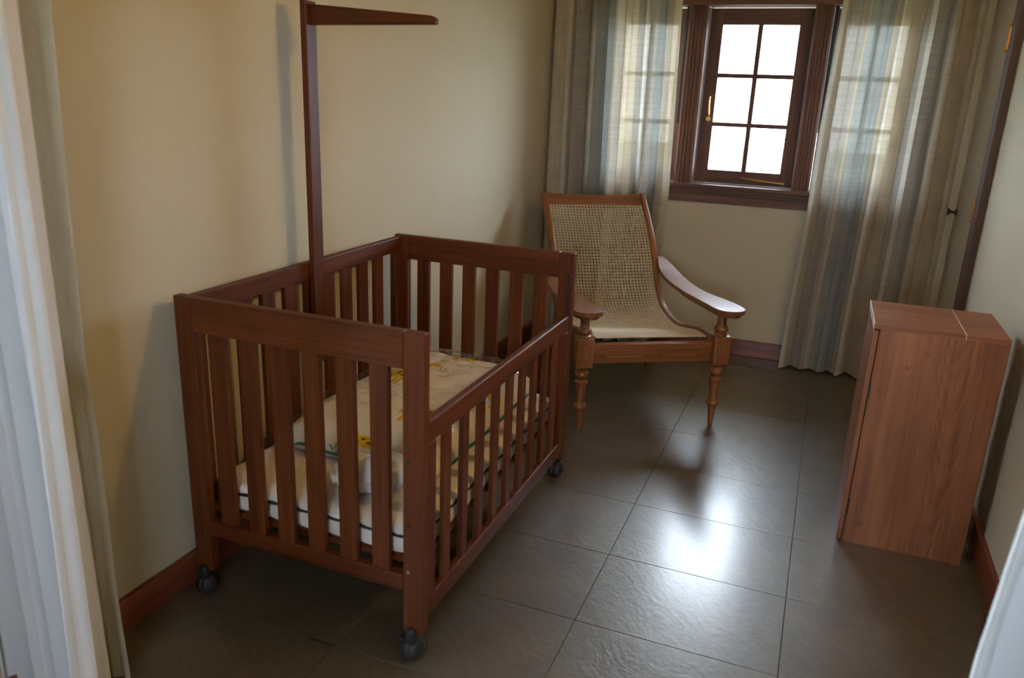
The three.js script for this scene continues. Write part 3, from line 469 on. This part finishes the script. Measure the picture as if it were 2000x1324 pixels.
// ---------------------------------------------------------------- curtains
function curtain(name, label, mat, { edge0, edge1, y0, y1, z, amp, folds, ns = 5, phase = 0, nu = 220, nv = 60, clothW, group, hem = 0.05, along = 'x', sharp = 0.5 }) {
  // edge0(y), edge1(y): where the two side edges hang; folds deepen downwards a little; pos along x, folds in z
  const c = thing(name, label, 'curtain', [0, 0, 0], 0, group);
  const f = (u, v) => {
    const y = lerp(y0, y1, v), a = edge0(y), b = edge1(y), loose = lerp(1.12, 0.8, v);
    const t = u * folds * Math.PI * 2 + phase + 0.9 * Math.sin(u * 7.3 + ns) + 0.25 * Math.sin(v * 2.2 + u * 9 + ns);
    const w = Math.sin(t), fold = Math.sign(w) * Math.abs(w) ** sharp, amp2 = amp * loose * (0.75 + 0.35 * Math.sin(u * 13 + ns * 2));
    const x = lerp(a, b, u) + 0.35 * amp * Math.sin(2 * t + 0.6) * 0.5 * (u > 0.01 && u < 0.99 ? 1 : 0);
    return V(x, y, z + amp2 * fold + 0.006 * Math.sin(v * 5 + u * 22));
  };
  const uv = (u, v) => [u * clothW + phase * 0.07, lerp(y0, y1, v)];
  mesh('panel', fromGrid(nu, nv, f, { uv }), mat, c);
  const hy = hem / (y1 - y0);
  const off = fromGrid(nu, 2, (u, v) => { const p = f(u, v * hy); return p.setZ(p.z + 0.003); }, { uv: (u, v) => uv(u, v * hy) });
  mesh('hem', off, mat, c);
  return c;
}
const lin = (y, pts) => { for (let i = 1; i < pts.length; i++) if (y <= pts[i][0]) { const [a, p] = pts[i - 1], [b, q] = pts[i]; return lerp(p, q, clamp((y - a) / (b - a))); } return pts[pts.length - 1][1]; };
curtain('window_curtain', 'olive beige striped curtain hanging left of the window behind the cane chair', M.stripe, { edge0: () => 0.03, edge1: y => lin(y, [[0, 0.80], [0.6, 0.838], [1.04, 0.86], [2.2, 0.835], [2.5, 0.83]]), y0: 0.012, y1: 2.5, z: -3.44, amp: 0.055, folds: 6.4, ns: 2, phase: 0.6, sharp: 0.85, clothW: 1.15, group: 'striped window curtains' });
curtain('window_curtain', 'grey teal striped curtain hanging right of the window near the white door', M.stripe, { edge0: y => lin(y, [[0, 1.68], [0.39, 1.688], [1.0, 1.715], [1.47, 1.718], [2.2, 1.743], [2.5, 1.75]]), edge1: () => 2.475, y0: 0.012, y1: 2.5, z: -3.43, amp: 0.055, folds: 6.4, ns: 4, phase: 2.2, sharp: 0.85, clothW: 1.15, group: 'striped window curtains' });
curtain('white_curtain', 'white curtain with soft folds in the left foreground', M.whiteCloth, { edge0: () => 0.015, edge1: () => 0.302, y0: 0.012, y1: 2.52, z: 0.56, amp: 0.06, folds: 4.2, ns: 1, phase: 0.9, clothW: 1.2, group: 'white dividing curtains', sharp: 0.9 });
curtain('lining_curtain', 'cream green curtain lining hanging behind the white left curtain', M.lining, { edge0: () => 0.03, edge1: y => lin(y, [[0, 0.212], [0.3, 0.196], [0.75, 0.196], [0.95, 0.186], [1.33, 0.2], [1.77, 0.226], [2.52, 0.24]]), y0: 0.012, y1: 2.52, z: 0.405, amp: 0.012, folds: 1.2, ns: 3, phase: 1, clothW: 0.4, sharp: 1 });
curtain('white_curtain', 'white curtain edge in the right foreground beside the cabinet', M.whiteCloth, { edge0: y => 2.125 + 0.03 * clamp((y - 0.8) / 0.5), edge1: () => W - 0.03, y0: 0.012, y1: 2.52, z: 0.47, amp: 0.045, folds: 3.2, ns: 6, phase: 1.9, clothW: 1.3, group: 'white dividing curtains', sharp: 0.9 });
for (const [z, x0, x1, l] of [[-3.45, 0.0, W, 'wooden curtain rod above the window'], [0.5, 0.0, W, 'wooden curtain rod dividing the room']]) {
  const r = thing('curtain_rod', l, 'curtain rod', [(x0 + x1) / 2, 2.53, z]);
  mesh('pole', new THREE.CylinderGeometry(0.014, 0.014, x1 - x0, 16).rotateZ(Math.PI / 2), M.window, r);
}
// wall lamp on the right wall opposite the crib, outside the frame
{
  const l = thing('wall_lamp', 'brass wall lamp with a glowing warm bulb on the right wall', 'lamp', [W, 2.07, -0.42]);
  mesh('back_plate', new THREE.CylinderGeometry(0.05, 0.055, 0.016, 28).rotateZ(Math.PI / 2).translate(-0.008, -0.06, 0), M.brass, l);
  mesh('arm', tubeGeo([V(-0.012, -0.06, 0), V(-0.07, -0.085, 0), V(-0.115, -0.075, 0), V(-0.12, -0.035, 0)], 0.007, 24), M.brass, l);
  mesh('socket', new THREE.CylinderGeometry(0.018, 0.016, 0.03, 20).translate(-0.12, -0.03, 0), M.brass, l);
  mesh('bulb', new THREE.SphereGeometry(0.032, 24, 16).translate(-0.12, 0.012, 0), std({ color: 0xffffff, emissive: new THREE.Color().setRGB(1, 0.69, 0.31), emissiveIntensity: 6 }), l);
  const p = new THREE.PointLight(new THREE.Color().setRGB(1, 0.69, 0.31), 3.1, 0, 2); p.position.set(-0.12, 0.012, 0); p.castShadow = true; p.shadow.radius = 0.9; l.add(p);
}
scene.traverse(o => { if (o.isMesh) o.castShadow = o.receiveShadow = true; });
renderer.render(scene, camera);
